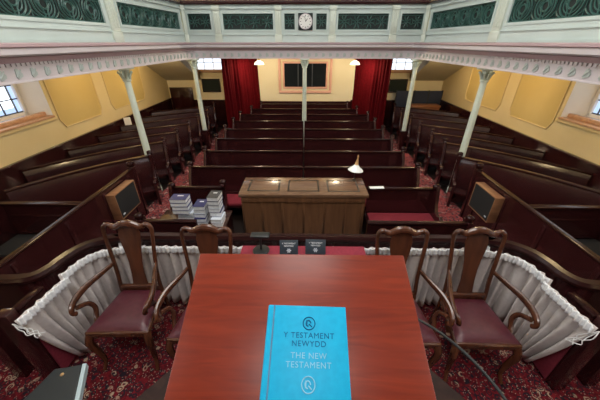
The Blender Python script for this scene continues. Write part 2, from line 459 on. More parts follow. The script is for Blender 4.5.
# dentils and leaves along the frieze
de = MB(); lf = MB()
def along(path, step, start=0.0):
    out = []; carry = start
    for a, b in zip(path[:-1], path[1:]):
        a = Vector(a); b = Vector(b); L = (b - a).length; d = (b - a) / L; t = carry
        while t < L: out.append((a + d * t, d)); t += step
        carry = t - L
    return out
for p, d in along(cor, .052):
    if p.y + 7.4 < 1.5: continue
    nrm = Vector((d.y, -d.x)); e = d * .015
    a = p - e; b = p + e; c = nrm * .014
    de.prism([(a.x, a.y, Zr(2.450)), (b.x, b.y, Zr(2.450)), (b.x + c.x, b.y + c.y, Zr(2.450)), (a.x + c.x, a.y + c.y, Zr(2.450))], (0, 0, .028))
de.build('dentil_band', 'lilac', gal, kind='stuff')
for p, d in along(cor, .165, .05):
    if p.y + 7.4 < 1.6: continue
    nrm = Vector((d.y, -d.x)) * .010
    pts = []
    for k in range(12):
        a = 2 * PI * k / 12; rr = .042 * (1 + .22 * math.cos(3 * a + .6)); q = p + d * (rr * math.cos(a) * .8)
        pts.append((q.x, q.y, Zr(2.385) + rr * math.sin(a)))
    lf.prism(pts, (nrm.x, nrm.y, 0))
    lf.tube([(p.x + nrm.x - d.x * .03, p.y + nrm.y - d.y * .03, Zr(2.36)), (p.x + nrm.x * 1.6, p.y + nrm.y * 1.6, Zr(2.385)), (p.x + nrm.x + d.x * .03, p.y + nrm.y + d.y * .03, Zr(2.42))], .006, 5)
lf.build('leaf_ornament', 'leafgreen', gal, kind='stuff')
cv = MB(); cv.sweep(cor, [(-.014, Zr(2.478)), (-.03, Zr(2.495)), (-.05, Zr(2.53)), (.10, Zr(2.53)), (.10, Zr(2.478))])
cv.build('cove', 'pink', gal)
lg = MB(); lg.sweep(cor, [(-.085, Zr(2.535)), (-.10, Zr(2.55)), (-.10, Zr(2.60)), (.36, Zr(2.60)), (.36, Zr(2.535))]); lg.build('ledge', 'lilac', gal)
lg = MB(); lg.sweep(cor, [(-.10, Zr(2.60)), (-.115, Zr(2.612)), (-.115, Zr(2.636)), (-.095, Zr(2.645)), (.36, Zr(2.645)), (.36, Zr(2.60))]); lg.build('ledge_moulding', 'pink', gal)
# front wall: face path
fc = [(-3.47, .6), (-2.79, 7.46), (-2.72, 7.52), (2.72, 7.52), (2.79, 7.46), (3.47, .6)]
GB, GT, FT = 2.90, 3.21, 3.38      # grille bottom/top, panel top
fp = MB(); F = [G(p) for p in fc]
fp.sweep(F, [(0, Zr(2.62)), (0, Zr(GB - .035)), (.09, Zr(GB - .035)), (.09, Zr(2.62))])
fp.sweep(F, [(0, Zr(GT + .035)), (0, Zr(FT)), (.09, Zr(FT)), (.09, Zr(GT + .035))])
fp.sweep(F, [(-.02, Zr(2.79)), (-.02, Zr(2.805)), (0, Zr(2.805)), (0, Zr(2.79))])
fp.sweep(F, [(-.02, Zr(2.645)), (-.02, Zr(2.675)), (0, Zr(2.675)), (0, Zr(2.645))])
fp.sweep(F, [(-.035, Zr(3.30)), (-.035, Zr(3.325)), (0, Zr(3.325)), (0, Zr(3.30))])
fp.build('parapet_panel', 'mint', gal)
tr = MB(); tr.sweep(F, [(-.06, Zr(FT)), (-.07, Zr(FT + .03)), (-.05, Zr(FT + .075)), (.13, Zr(FT + .075)), (.13, Zr(FT))]); tr.build('top_rail', 'pew', gal)

def scroll(mb, T, w, h, star):
    """one repeat of the cast-iron pattern, in local u (0..w), v (0..h)"""
    c = (w / 2, h / 2); R = min(w, h) / 2
    def tb(pts, r, closed=False): mb.tube([T @ Vector((u, .012, v)) for u, v in pts], r, 5, True, 1, closed)
    if not star:
        for rr, th_ in ((.96, .07), (.70, .05), (.36, .07)):
            tb([(c[0] + R * rr * math.cos(2 * PI * k / 20), c[1] + R * rr * math.sin(2 * PI * k / 20)) for k in range(20)], R * th_, True)
        for s_ in (-1, 1):
            tb([(c[0] + s_ * R * .12, c[1] - R * .9), (c[0] + s_ * R * .2, c[1] - R * .45), (c[0] + s_ * R * .55, c[1] + R * .05), (c[0] + s_ * R * .3, c[1] + R * .5), (c[0] + s_ * R * .05, c[1] + R * .92)], R * .065)
            tb([(c[0] + s_ * w * .5, 0), (c[0] + s_ * w * .5, h)], R * .05)
        for sx_ in (0, 1):
            for sy_ in (0, 1):
                x0 = sx_ * w; y0 = sy_ * h
                tb([(x0, y0 + (1 - 2 * sy_) * h * .28), (x0 + (1 - 2 * sx_) * w * .10, y0 + (1 - 2 * sy_) * h * .14), (x0 + (1 - 2 * sx_) * w * .26, y0 + (1 - 2 * sy_) * h * .02)], R * .05)
    else:
        for k in range(8):
            a = PI / 4 * k + PI / 8
            l = R * (.98 if k % 2 else .92)
            tb([(c[0] + R * .14 * math.cos(a), c[1] + R * .14 * math.sin(a)), (c[0] + l * .6 * math.cos(a + .12), c[1] + l * .6 * math.sin(a + .12)), (c[0] + l * math.cos(a), c[1] + l * math.sin(a))], [R * .05, R * .10, R * .05])
        tb([(c[0] + R * .2 * math.cos(2 * PI * k / 12), c[1] + R * .2 * math.sin(2 * PI * k / 12)) for k in range(12)], R * .07, True)
        for s_ in (-1, 1):
            tb([(c[0] + s_ * w * .5 + R * .22 * math.cos(2 * PI * k / 12), c[1] + R * .5 * math.sin(2 * PI * k / 12)) for k in range(12)], R * .055, True)

def grille(a, b, star, rep):
    """grille between two points of the face"""
    a = Vector((*G(a), 0)); b = Vector((*G(b), 0)); L = (b - a).length; d = (b - a) / L; nrm = Vector((d.y, -d.x, 0))
    h = GT - GB
    T = Matrix(((d.x, nrm.x, 0, a.x), (d.y, nrm.y, 0, a.y), (0, 0, 1, Zr(GB)), (0, 0, 0, 1)))
    root = MB().box(0, L, -.055, -.035, 0, h, T=T).build('grille', 'ironback', gal)
    ir = MB(); T2 = T @ Matrix.Translation((0, -.04, 0))
    for k in range(rep): scroll(ir, T2 @ Matrix.Translation((L * k / rep, 0, 0)), L / rep, h, star)
    ir.box(0, L, -.03, -.012, 0, .014, T=T); ir.box(0, L, -.03, -.012, h - .014, h, T=T); ir.box(0, L, -.035, -.018, h * .86, h * .89, T=T)
    ir.box(0, .012, -.03, -.012, 0, h, T=T); ir.box(L - .012, L, -.03, -.012, 0, h, T=T)
    ir.build('ironwork', 'iron', root)
    fm = MB()
    for (x0, x1, z0_, z1_) in ((-.035, L + .035, -.037, .0), (-.035, L + .035, h, h + .037), (-.035, 0, 0, h), (L, L + .035, 0, h)):
        fm.box(x0, x1, -.06, .012, z0_, z1_, T=T)
    fm.build('grille_frame', 'mint', root)
def on_side(sx, y):
    t = (y - .6) / (7.46 - .6); return (sx * (3.47 - .68 * t), y)
def stile(a, b):
    a = Vector((*G(a), 0)); b = Vector((*G(b), 0)); L = (b - a).length; d = (b - a) / L; nrm = Vector((d.y, -d.x, 0))
    T = Matrix(((d.x, nrm.x, 0, a.x), (d.y, nrm.y, 0, a.y), (0, 0, 1, 0), (0, 0, 0, 1)))
    MB().box(0, L, -.09, 0.0, Zr(GB - .036), Zr(GT + .036), T=T).build('parapet_infill', 'mint', gal)
    return T, L
def pilaster(c, d, w=.20):
    """fluted pilaster centred at face point c running along direction d"""
    d = Vector((*d, 0)).normalized(); nrm = Vector((d.y, -d.x, 0)); a = Vector((*G(c), 0))
    T = Matrix(((d.x, nrm.x, 0, a.x), (d.y, nrm.y, 0, a.y), (0, 0, 1, 0), (0, 0, 0, 1)))
    m = MB()
    m.box(-w / 2, w / 2, -.02, .035, Zr(2.645), Zr(2.80), .006, T); m.box(-w / 2 + .015, w / 2 - .015, -.02, .028, Zr(2.80), Zr(3.30), .004, T)
    for k in range(3):
        x = (k - 1) * w * .24; m.box(x - .012, x + .012, .02, .036, Zr(2.85), Zr(3.22), .004, T)
    m.box(-w / 2, w / 2, -.02, .045, Zr(3.27), Zr(3.36), .006, T)
    m.build('pilaster', 'mintcream', gal)
for sx in (-1, 1):
    segs = [(.8, 2.35), (2.72, 4.98), (5.34, 7.34)]
    cuts = [.6] + [v for s_ in segs for v in s_] + [7.46]
    for (a, b), rep in zip(segs, (4, 6, 6)):
        p, q = on_side(sx, a), on_side(sx, b)
        grille(*((p, q) if sx < 0 else (q, p)), False, rep)
    for i in range(0, len(cuts), 2):
        a = cuts[i] - (0 if i == 0 else -.036); b = cuts[i + 1] - .036 if i + 1 < len(cuts) - 1 else cuts[i + 1]
        p, q = on_side(sx, a), on_side(sx, b)
        stile(*((p, q) if sx < 0 else (q, p)))
    for y in (2.54, 5.16):
        pilaster(on_side(sx, y), (.1, 1) if sx < 0 else (.1, -1), .22)
    pilaster((sx * 2.755, 7.49), (1, 1) if sx < 0 else (1, -1), .10)
cx = .02
backs = [(-2.66, -2.15, 2), (-1.86, -.72, 4), (-.46, -.225, 1), (.265, .50, 1), (.76, 1.90, 4), (2.19, 2.68, 2)]
for a, b, rep in backs: grille((a, 7.52), (b, 7.52), True, rep)
cuts = [-2.72] + [v for a, b, _ in backs for v in (a, b)] + [2.72]
for i in range(0, len(cuts), 2):
    a = cuts[i] + (.036 if i else 0); b = cuts[i + 1] - (.036 if i + 1 < len(cuts) - 1 else 0)
    stile((a, 7.52), (b, 7.52))
for x in (-2.0, -.60, .64, 2.04): pilaster((x, 7.52), (1, 0), .17)
# inner boarding of gallery
ck = thing('wall_clock', (cx, 7.515, 3.055), 'white clock face in a square dark case at the middle of the gallery front', 'clock')
MB().box(-.165, .165, -.03, -.0, -.165, .165, .01).build('case', 'ironback', ck)
T = Matrix.Rotation(PI / 2, 3, 'X')
MB().lathe([(0, .03), (.148, .03), (.155, .045), (.14, .05), (.135, .04), (0, .04)], 32, T=T).build('bezel', 'lilac', ck)
MB().lathe([(0, .040), (.136, .040), (.136, .043), (0, .043)], 32, T=T).build('face', 'clockface', ck)
mk = MB()
for k in range(12):
    a = PI / 6 * k; c_, s_ = math.sin(a), math.cos(a)
    mk.tube([(c_ * .100, -.0445, s_ * .100), (c_ * .126, -.0445, s_ * .126)], .006, 6)
mk.build('hour_mark', 'line', ck)
MB().tube([(0, -.047, 0), (.045, -.047, .055)], .006, 6).build('hour_hand', 'line', ck)
MB().tube([(0, -.050, 0), (-.02, -.050, .105)], .0045, 6).build('minute_hand', 'line', ck)

# ------------------------------------------------------------------ iron columns
def column(x, y, label, zb=0.012, casing=False):
    t = thing('iron_column', (x, y, zb), label, 'column', 'iron columns under the gallery')
    H = 2.31 - zb
    MB().lathe([(.08, 0), (.08, .14), (.07, .18), (.075, .22), (.06, .26)], 20).build('base', 'column', t)
    MB().lathe([(.060, .17), (.055, 1.2), (.047, H - .19)], 20).build('shaft', 'column', t)
    if casing:
        k_ = MB().box(-.085, .085, -.085, .085, 0, .62, .008); k_.box(-.095, .095, -.095, .095, .60, .64, .01)
        k_.build('casing', 'pew', t, label='dark wooden casing')
    cp = MB().lathe([(.050, H - .21), (.062, H - .20), (.062, H - .185), (.05, H - .175), (.052, H - .10), (.075, H - .045), (.085, H - .035), (.06, H - .03)], 20)
    for k in range(8):
        a = PI / 4 * k; c_, s_ = math.cos(a), math.sin(a)
        cp.tube([(c_ * .052, s_ * .052, H - .17), (c_ * .07, s_ * .07, H - .11), (c_ * .105, s_ * .105, H - .06), (c_ * .11, s_ * .11, H - .085)], [.016, .02, .015, .008], 6)
    cp.box(-.11, .11, -.11, .11, H - .035, H, .008)
    cp.build('capital', 'column', t)
    return t
column(-2.825, 4.76, 'pale mint iron column rising among the left side pews near the hall', 0)
column(2.825, 4.76, 'pale mint iron column rising among the right side pews near the hall', 0)
column(-2.60, 7.22, 'pale mint iron column beside the left red curtain', .012, True)
column(2.60, 7.22, 'pale mint iron column beside the right red curtain', .012, True)
column(.01, 7.44, 'slim pale mint iron column in the middle of the central pews', 0)

# ------------------------------------------------------------------ pews
def pew_end_poly(depth_front, zt=1.0):
    """side outline in (y, z): y=0 at the back, negative to the front"""
    f = -depth_front
    return [(.05, 0), (f, 0), (f, .42), (f - .02, .50), (f - .005, .58), (f + .04, .61), (f + .10, .58), (f + .17, .60), (f + .22, .70), (f + .25, .82), (-.06, .93), (-.05, zt), (.0, zt + .035), (.05, zt + .01), (.06, zt - .06), (.045, .9)]
def end_panel(root, x, th, loc=(0, 0), rz=0, depth=.38, zt=1.0):
    R = Matrix.Rotation(rz, 3, 'Z'); o = Vector((loc[0], loc[1], 0))
    p = [R @ Vector((x, y, z)) + o for y, z in pew_end_poly(depth, zt)]
    e = MB().prism(p, R @ Vector((th, 0, 0))).build('pew_end', 'pew', root, bevel=.008)
    k = MB()
    c = R @ Vector((x + th / 2, 0, zt + .01)) + o
    k.lathe([(0, -.045), (.03, -.04), (.043, -.015), (.043, .015), (.03, .04), (0, .045)], 14, c, R @ Matrix.Rotation(PI / 2, 3, 'Y'))
    k.build('scroll_finial', 'rail', e)
    return e
def straight_pew(x0, x1, y, label, group, ends=(True, True), cushion=None, finial=True):
    t = thing('pew', ((x0 + x1) / 2, y, 0.0), label, 'pew', group)
    h = (x1 - x0) / 2; T = Matrix.Rotation(0, 4, 'X')
    b = MB(); b.prism([(-h, 0, .05), (-h, .03, .05), (-h, .06, .93), (-h, .035, .93)], (2 * h, 0, 0))
    b.box(-h, h, -.008, .04, .47, .53, .004)
    b.build('backrest', 'pew', t)
    MB().box(-h, h, .018, .078, .925, .95, .010).build('cap_rail', 'rail', t)
    MB().box(-h, h, -.33, .01, .41, .44, .008).build('seat', 'pew', t)
    MB().box(-h + .02, h - .02, .07, .18, .89, .91, .006).build('book_ledge', 'pew', t)
    if cushion: MB().box(-h + .05, h - .05, -.33, -.01, .44, .495, .018).build('cushion', cushion, t, label='red cloth seat cushion')
    if ends[0]: end_panel(t, -h - .0, .045)
    if ends[1]: end_panel(t, h - .045, .045)
    return t
ordn = ['front', 'second', 'third', 'fourth', 'fifth', 'sixth', 'seventh', 'rearmost']
def onm(i): return ordn[i]
for i in range(8):
    y = 4.0 + .73 * i
    hw = [1.78, 1.78, 1.78, 1.78, 1.76, 1.74, 1.56, 1.38][i]
    for sx in (-1, 1):
        x0, x1 = (-hw, -.012) if sx < 0 else (.012, hw)
        if i == 5: x0, x1 = (-hw, -.075) if sx < 0 else (.095, hw)
        sd = 'left' if sx < 0 else 'right'
        lb = {0: 'front pew of the %s central block, red cushioned, just behind the oak table' % sd,
              7: 'rearmost dark pew of the %s central block, against the back wall' % sd}.get(i, 'dark pew in the %s row behind the oak table, %s half of central block' % (onm(i), sd))
        straight_pew(x0, x1, y, lb, 'central block pews', ends=(sx < 0, sx > 0), cushion='cushion' if i == 0 else None)

def arc_pew(ya, yw, sx, xa, xb, label, group, seat=.34):
    """curved pew round the pulpit, from the aisle (xa, ya) out to the wall (xb, yw)"""
    CY = (xa * xa + ya * ya - xb * xb - yw * yw) / (2 * (ya - yw)); R = math.hypot(xa, ya - CY)
    a0 = math.atan2(xa, ya - CY); a1 = math.atan2(xb, yw - CY); N = 14
    ax = sx * xa; ay = ya
    t = thing('curved_pew', (ax, ay, 0), label, 'pew', group)
    def path(r, b0=a0, b1=a1): return [(sx * r * math.sin(b0 + (b1 - b0) * k / N) - ax, CY + r * math.cos(b0 + (b1 - b0) * k / N) - ay) for k in range(N + 1)]
    def sw(prof, name, mat, ang=35):
        m = MB(); p = path(R)
        # left side of travel: for sx>0 travelling outward (clockwise) the left is outwards
        f = 1 if sx > 0 else -1
        m.sweep(p, [(o * f, z) for o, z in prof]); m.build(name, mat, t, ang=ang)
    sw([(-.06, .05), (-.054, .45), (-.038, .62), (-.010, .77), (.026, .93), (.056, .93), (.020, .77), (-.008, .62), (-.024, .45), (-.03, .05)], 'backrest', 'pew', 60)
    sw([(.018, .928), (.018, .944), (.03, .952), (.066, .952), (.078, .944), (.078, .928)], 'cap_rail', 'rail')
    sw([(-seat - .06, .41), (-seat - .06, .44), (-.07, .44), (-.07, .41)], 'seat', 'pew')
    sw([(.07, .905), (.07, .925), (.21, .915), (.21, .895)], 'book_ledge', 'pew')
    end_panel(t, -.022, .045, (0, 0), -sx * a0 * .6, depth=seat + .10)
    return t
AR = [(4.48, 3.15), (5.24, 3.82), (5.92, 4.75), (6.62, 5.6), (7.35, 6.4), (8.08, 7.2), (8.75, 7.9)]
an = ['nearest', 'second', 'third', 'fourth', 'fifth', 'sixth', 'rearmost']
for sx in (-1, 1):
    sd = 'left' if sx < 0 else 'right'
    for i, (ya, yw) in enumerate(AR):
        xb = [3.88, 4.26, 4.26, 4.26, 4.26, 4.26, 4.26][i]
        xa = [2.63, 2.72, 2.74, 2.74, 2.76, 2.74, 2.74][i]
        if i == 0: lb = 'nearest curved dark pew on the %s, behind the straight panelled pew by the wall' % sd
        elif i == 6: lb = 'rearmost curved dark pew on the %s under the stair soffit' % sd
        else: lb = '%s curved dark pew from the front in the %s side block under the gallery' % (an[i], sd)
        arc_pew(ya, yw, sx, xa, xb, lb, 'curved side pews', .2 if i == 0 else .28 if i == 1 else .34)

# straight pews beside the wall, and long partitions running forward
for sx in (-1, 1):
    sd = 'left' if sx < 0 else 'right'
    x0, x1 = sorted((sx * 2.68, sx * 3.72))
    t = thing('panelled_pew', ((x0 + x1) / 2, 2.86, 0), 'straight panelled dark pew with black seat pad between the %s wall and its long partition' % sd, 'pew', 'panelled wall pews')
    h = (x1 - x0) / 2
    b = MB().box(-h, h, 0, .035, .05, .93); b.box(-h, h, -.012, 0, .76, .79, .004); b.box(-h, h, -.012, 0, .50, .54, .004)
    b.build('backrest', 'pew', t)
    MB().box(-h, h, -.02, .06, .925, .955, .012).build('cap_rail', 'rail', t)
    MB().box(-h, h, -.42, .0, .42, .45, .006).build('seat', 'pew', t)
    MB().box(-h + .02, h - .02, -.41, -.01, .45, .50, .015).build('seat_pad', 'blackcush', t, label='black seat pad')
    # end panel against the wall
    ex = -h if sx < 0 else h - .05
    MB().box(ex, ex + .05, -.95, .05, 0, .95, .008).build('pew_end', 'pew', t)
    p = thing('pew_partition', (sx * 2.63, 2.6, 0), 'long dark partition closing the front of the %s side pews' % sd, 'partition', 'long pew partitions')
    MB().box(-.03, .03, -1.20, 1.30, 0, .96).build('panel', 'pew', p)
    m = MB()
    for y in (-.75, -.1, .55, 1.1): m.box(-.042, .042, y - .03, y + .03, .05, .93, .006)
    m.build('stile', 'pew', p)
    MB().box(-.036, .036, -1.22, 1.31, .955, .98, .010).build('cap_rail', 'rail', p)
    e = MB().box(-.045, .045, 1.27, 1.33, 0, 1.0, .008).build('end_post', 'pew', p)
    MB().lathe([(0, -.05), (.035, -.045), (.05, -.015), (.05, .015), (.035, .045), (0, .05)], 14, (0, 1.30, 1.04), Matrix.Rotation(PI / 2, 3, 'Y')).build('scroll_finial', 'rail', e)
    # loudspeaker fixed on the aisle face
    s = thing('loudspeaker', (sx * 2.585, 3.38, .56), 'tan wooden loudspeaker with black grille fixed to the %s pew partition' % sd, 'speaker', 'wooden loudspeakers')
    f = -sx
    X = lambda a, b: sorted((f * a, f * b))
    c = MB(); c.box(*X(0, .12), -.24, -.225, -.03, .35, .002); c.box(*X(0, .12), .225, .24, -.03, .35, .002)
    c.box(*X(0, .12), -.225, .225, -.03, -.015, .002); c.box(*X(0, .12), -.225, .225, .335, .35, .002); c.box(*X(0, .02), -.225, .225, -.015, .335)
    c.build('cabinet', 'boxwood', s)
    MB().box(*X(.02, .117), -.225, .225, -.015, .335).build('grille', 'grille', s)
    MB().box(*X(.116, .120), -.19, -.15, .02, .04, .001).build('badge', 'whitecover', s)

# box pews flanking the long table
def box_pew(sx):
    left = sx < 0
    lb = 'low box pew left of the oak table, holding the piles of books' if left else 'low box pew right of the oak table, with a red seat cushion'
    t = thing('box_pew', (sx * 1.45, 3.45, 0), lb, 'pew', 'low box pews')
    X = lambda a, b: sorted((sx * (a - 1.45), sx * (b - 1.45)))
    xi = 1.12 if left else .90
    fi = 1.24 if left else .74
    MB().box(*X(xi, 1.88), 0, .035, 0, .86).build('backrest', 'pew', t)
    MB().box(*X(xi, 1.88), -.012, .05, .855, .885, .01).build('cap_rail', 'rail', t)
    fp_ = MB().box(*X(fi, 1.88), -.80, -.765, 0, .83); fp_.build('front_panel', 'pew', t)
    MB().box(*X(fi, 1.90), -.815, -.75, .825, .855, .01).build('front_rail', 'rail', t)
    e = MB().box(*X(1.87, 1.92), -.83, -.70, 0, .87, .008).build('end_post', 'pew', t)
    MB().lathe([(0, -.04), (.03, -.037), (.045, -.012), (.045, .012), (.03, .037), (0, .04)], 14, (sx * .445, -.78, .90), Matrix.Rotation(PI / 2, 3, 'Y')).build('scroll_finial', 'rail', e)
    end_panel(t, (sx * (1.84 - 1.45)) - .0225, .045, (0, 0), 0, .34, .90)
    if left:
        MB().box(*X(.96, 1.86), -.755, -.25, .64, .665, .006).build('shelf', 'pew', t)
        MB().box(*X(.97, 1.0), -.74, -.28, 0, .64).build('shelf_support', 'pew', t)
        e = end_panel(t, -sx * 0 + (1.45 - 1.12) - .02, .045, (0, 0), 0, .22, .95)
    else:
        MB().box(*X(xi, 1.87), -.36, 0, .41, .44, .006).build('seat', 'pew', t)
        MB().box(*X(xi + .02, 1.86), -.36, -.01, .44, .50, .018).build('cushion', 'cushion', t, label='red cloth seat cushion')
        sp = MB().box(*X(xi, xi + .03), -.36, -.01, 0, .41); sp.build('seat_support', 'pew', t)
    return t
box_pew(-1); box_pew(1)
ps = MB()
for k in range(3):
    ps.box(-.10, .10, -.035 + .004 * k, .03, .002 * k, .002 * k + .0018)
o = ps.build('service_sheet', 'pagewhite', loc=(1.02, 3.47, .886)); tag(o, 'small sheaf of white paper lying on the pew rail right of the table', 'paper'); o.rotation_euler = (0, 0, .06)

# ------------------------------------------------------------------ long oak table
tb = thing('oak_table', (0, 3.39, 0.0), 'long brown oak cabinet table with three inlaid panels on its top', 'table')
MB().box(-.84, .84, -.26, .26, .90, .95, .008).build('tabletop', 'tabletop', tb)
ln = MB()
for x in (-.53, 0.0, .53):
    w_, d_ = .21, .17
    for (a, b, c_, e_) in ((x - w_, x + w_, -d_, -d_ + .02), (x - w_, x + w_, d_ - .02, d_), (x - w_, x - w_ + .02, -d_, d_), (x + w_ - .02, x + w_, -d_, d_)):
        ln.box(a, b, c_, e_, .949, .952)
ln.build('inlay_line', 'line', tb)
MB().box(-.80, .80, -.225, .235, 0.0, .90).build('cabinet', 'table', tb)
f = MB()
for x in (-.805, -.55, -.28, 0.005, .28, .55, .785): f.box(x - .012, x + .012, -.236, -.22, .03, .88, .003)
f.box(-.81, .81, -.245, -.22, .82, .90, .006); f.box(-.81, .81, -.245, -.22, 0, .09, .006)
f.build('front_stile', 'table', tb)
for s_ in (-1, 1): MB().box(*sorted((s_ * .80, s_ * .815)), -.22, .23, .05, .9, .004).build('end_panel', 'table', tb)

lp = thing('table_lamp', (.715, 3.58, .95), 'small white bell-shaped lamp with brass spire at the back right of the oak table', 'lamp')
T = Matrix.Translation((0, 0, .06)) @ Matrix.Rotation(.10, 4, 'Y') @ Matrix.Rotation(-.05, 4, 'X')
MB().lathe([(0, 0), (.03, 0), (.03, .006), (.006, .012), (.005, .16), (0, .16)], 16, T=None).build('stand', 'black', lp)
MB().lathe([(.105, .085), (.108, .09), (.085, .115), (.055, .135), (.035, .16), (.02, .18), (.018, .175), (.05, .13), (.08, .11), (.1, .087)], 24, T=T).build('shade', 'opal', lp)
MB().lathe([(.034, .155), (.026, .175), (.022, .20), (.015, .215), (.018, .225), (.010, .245), (.008, .28), (.012, .285), (.004, .31), (0, .31)], 16, T=T).build('spire', 'brass', lp)

# ------------------------------------------------------------------ hymn books
def book(name, x, y, z, w, d, h, rz, cover, label, group, edge='paper', text=None):
    t = thing(name, (x, y, z), label, 'book', group, rz)
    b = MB(); b.box(-w / 2, w / 2, -d / 2, d / 2, 0, .003, .0); b.box(-w / 2, w / 2, -d / 2, d / 2, h - .003, h); b.box(-w / 2, w / 2, d / 2 - .003, d / 2, .003, h - .003)
    b.build('cover', cover, t)
    MB().box(-w / 2 + .004, w / 2 - .004, -d / 2 + .004, d / 2 - .003, .003, h - .003).build('page_block', edge, t)
    if text:
        MB().box(-w * .16, w * .2, d * .12, d * .24, h, h + .0008).build('title_block', 'ink', t)
    return t
rng = random.Random(3)
posn = ['lowest', 'second from bottom', 'third from bottom', 'fourth from bottom', 'fifth from bottom', 'sixth from bottom', 'seventh from bottom']
def pile(x, y, z, covers, w, d, name, group, shifts=None, hh=.042):
    for k, c in enumerate(covers):
        h = hh + rng.uniform(-.005, .004)
        last = k == len(covers) - 1
        sh = shifts[k] if shifts else (0, 0)
        cn = {'navy': 'navy', 'whitecover': 'pale grey', 'greycover': 'dark grey', 'browncover': 'brown'}[c]
        pos = 'topmost' if last else posn[k]
        book('hymn_book', x + sh[0] + rng.uniform(-.006, .006), y + sh[1] + rng.uniform(-.006, .006), z, w, d, h, rng.uniform(-.05, .05), c,
             '%s hymn book, %s in the %s' % (cn, pos, name), group, text=last and c in ('navy', 'greycover'))
        z += h + .0006
SH = .6655
pile(-1.50, 2.93, SH, ['whitecover', 'greycover', 'whitecover', 'navy', 'navy', 'navy', 'navy'], .20, .15, 'left pile of books', 'books in the left pile', [(.045, .02)] * 3 + [(0, 0)] * 4, .050)
pile(-1.275, 2.93, SH, ['whitecover', 'navy', 'navy', 'whitecover', 'navy'], .14, .19, 'middle pile of books', 'books in the middle pile', [(.0, -.01)] * 2 + [(.01, .02)] * 3, .050)
pile(-1.085, 2.93, SH, ['browncover', 'whitecover', 'navy', 'navy', 'whitecover', 'navy', 'greycover'], .135, .185, 'right tall pile of books', 'books in the right tall pile', [(.02, -.04), (.02, -.04)] + [(0, .02)] * 5, .054)

# ------------------------------------------------------------------ communion rail, curtains
# rail path, travelled from the left opening round the back to the right opening
def rail_path(off=0, fwd=True):
    L = [(-2.57, 1.41), (-2.30, 1.41), (-2.06, 1.415), (-1.945, 1.445), (-1.895, 1.53), (-1.88, 1.63), (-1.84, 1.75), (-1.74, 1.85), (-1.56, 1.91), (-1.3, 1.93)]
    return L + [(-x, y) for x, y in reversed(L)]
rp = rail_path()
rl = thing('communion_rail', (0, 1.93, PZ), 'curved polished dark rail and panelling enclosing the chairs and pulpit', 'railing')
q = [(x, y - 1.93) for x, y in catmull([(x, y, 0) for x, y in rp], 4) for x, y in [(x, y)]] if False else [(v.x, v.y - 1.93) for v in catmull([(x, y, 0) for x, y in rp], 4)]
MB().sweep(q, [(-.012, 0.0), (.025, 0.0), (.025, .74), (-.012, .74)]).build('panelling', 'pew', rl)
MB().sweep(q, [(-.025, .745), (-.036, .758), (-.036, .778), (-.02, .80), (.03, .80), (.048, .778), (.048, .758), (.036, .745)]).build('cap_rail', 'rail', rl)
MB().sweep([p_ for p_ in q if abs(p_[0]) < 1.9 and not (p_[1] < -.40)], [(-.018, .02), (-.018, .60), (-.012, .60), (-.012, .02)]).build('baize_lining', 'redcloth', rl, label='red cloth lining')

# gates at both sides of the enclosure, lined with red cloth
def gate(sx):
    sd = 'left' if sx < 0 else 'right'
    g = thing('enclosure_gate', (sx * 1.85, 1.29, PZ), 'low dark wooden gate lined with red cloth on the %s of the enclosure' % sd, 'gate', 'enclosure gates')
    MB().box(*sorted((0, sx * .04)), -.10, .10, 0.02, .72).build('panel', 'pew', g)
    MB().box(*sorted((-sx * .01, sx * .05)), -.10, .10, .72, .745, .008).build('cap_rail', 'rail', g)
    MB().box(*sorted((-sx * .010, 0)), -.10, .10, .03, .63).build('baize_lining', 'redcloth', g, label='red cloth lining')
    MB().box(*sorted((0, sx * .09)), -.17, -.10, 0, .76, .01).build('gate_post', 'pew', g)
    n_ = thing('newel_post', (sx * 2.16, 1.20, PZ), 'squat dark newel post outside the %s gate of the enclosure' % sd, 'post', 'newel posts')
    MB().box(-.045, .045, -.045, .045, 0, .66, .008).build('shaft', 'pew', n_)
    MB().lathe([(.06, .66), (.065, .675), (.05, .70), (.03, .72), (0, .725)], 16).build('cap', 'rail', n_)
gate(-1); gate(1)

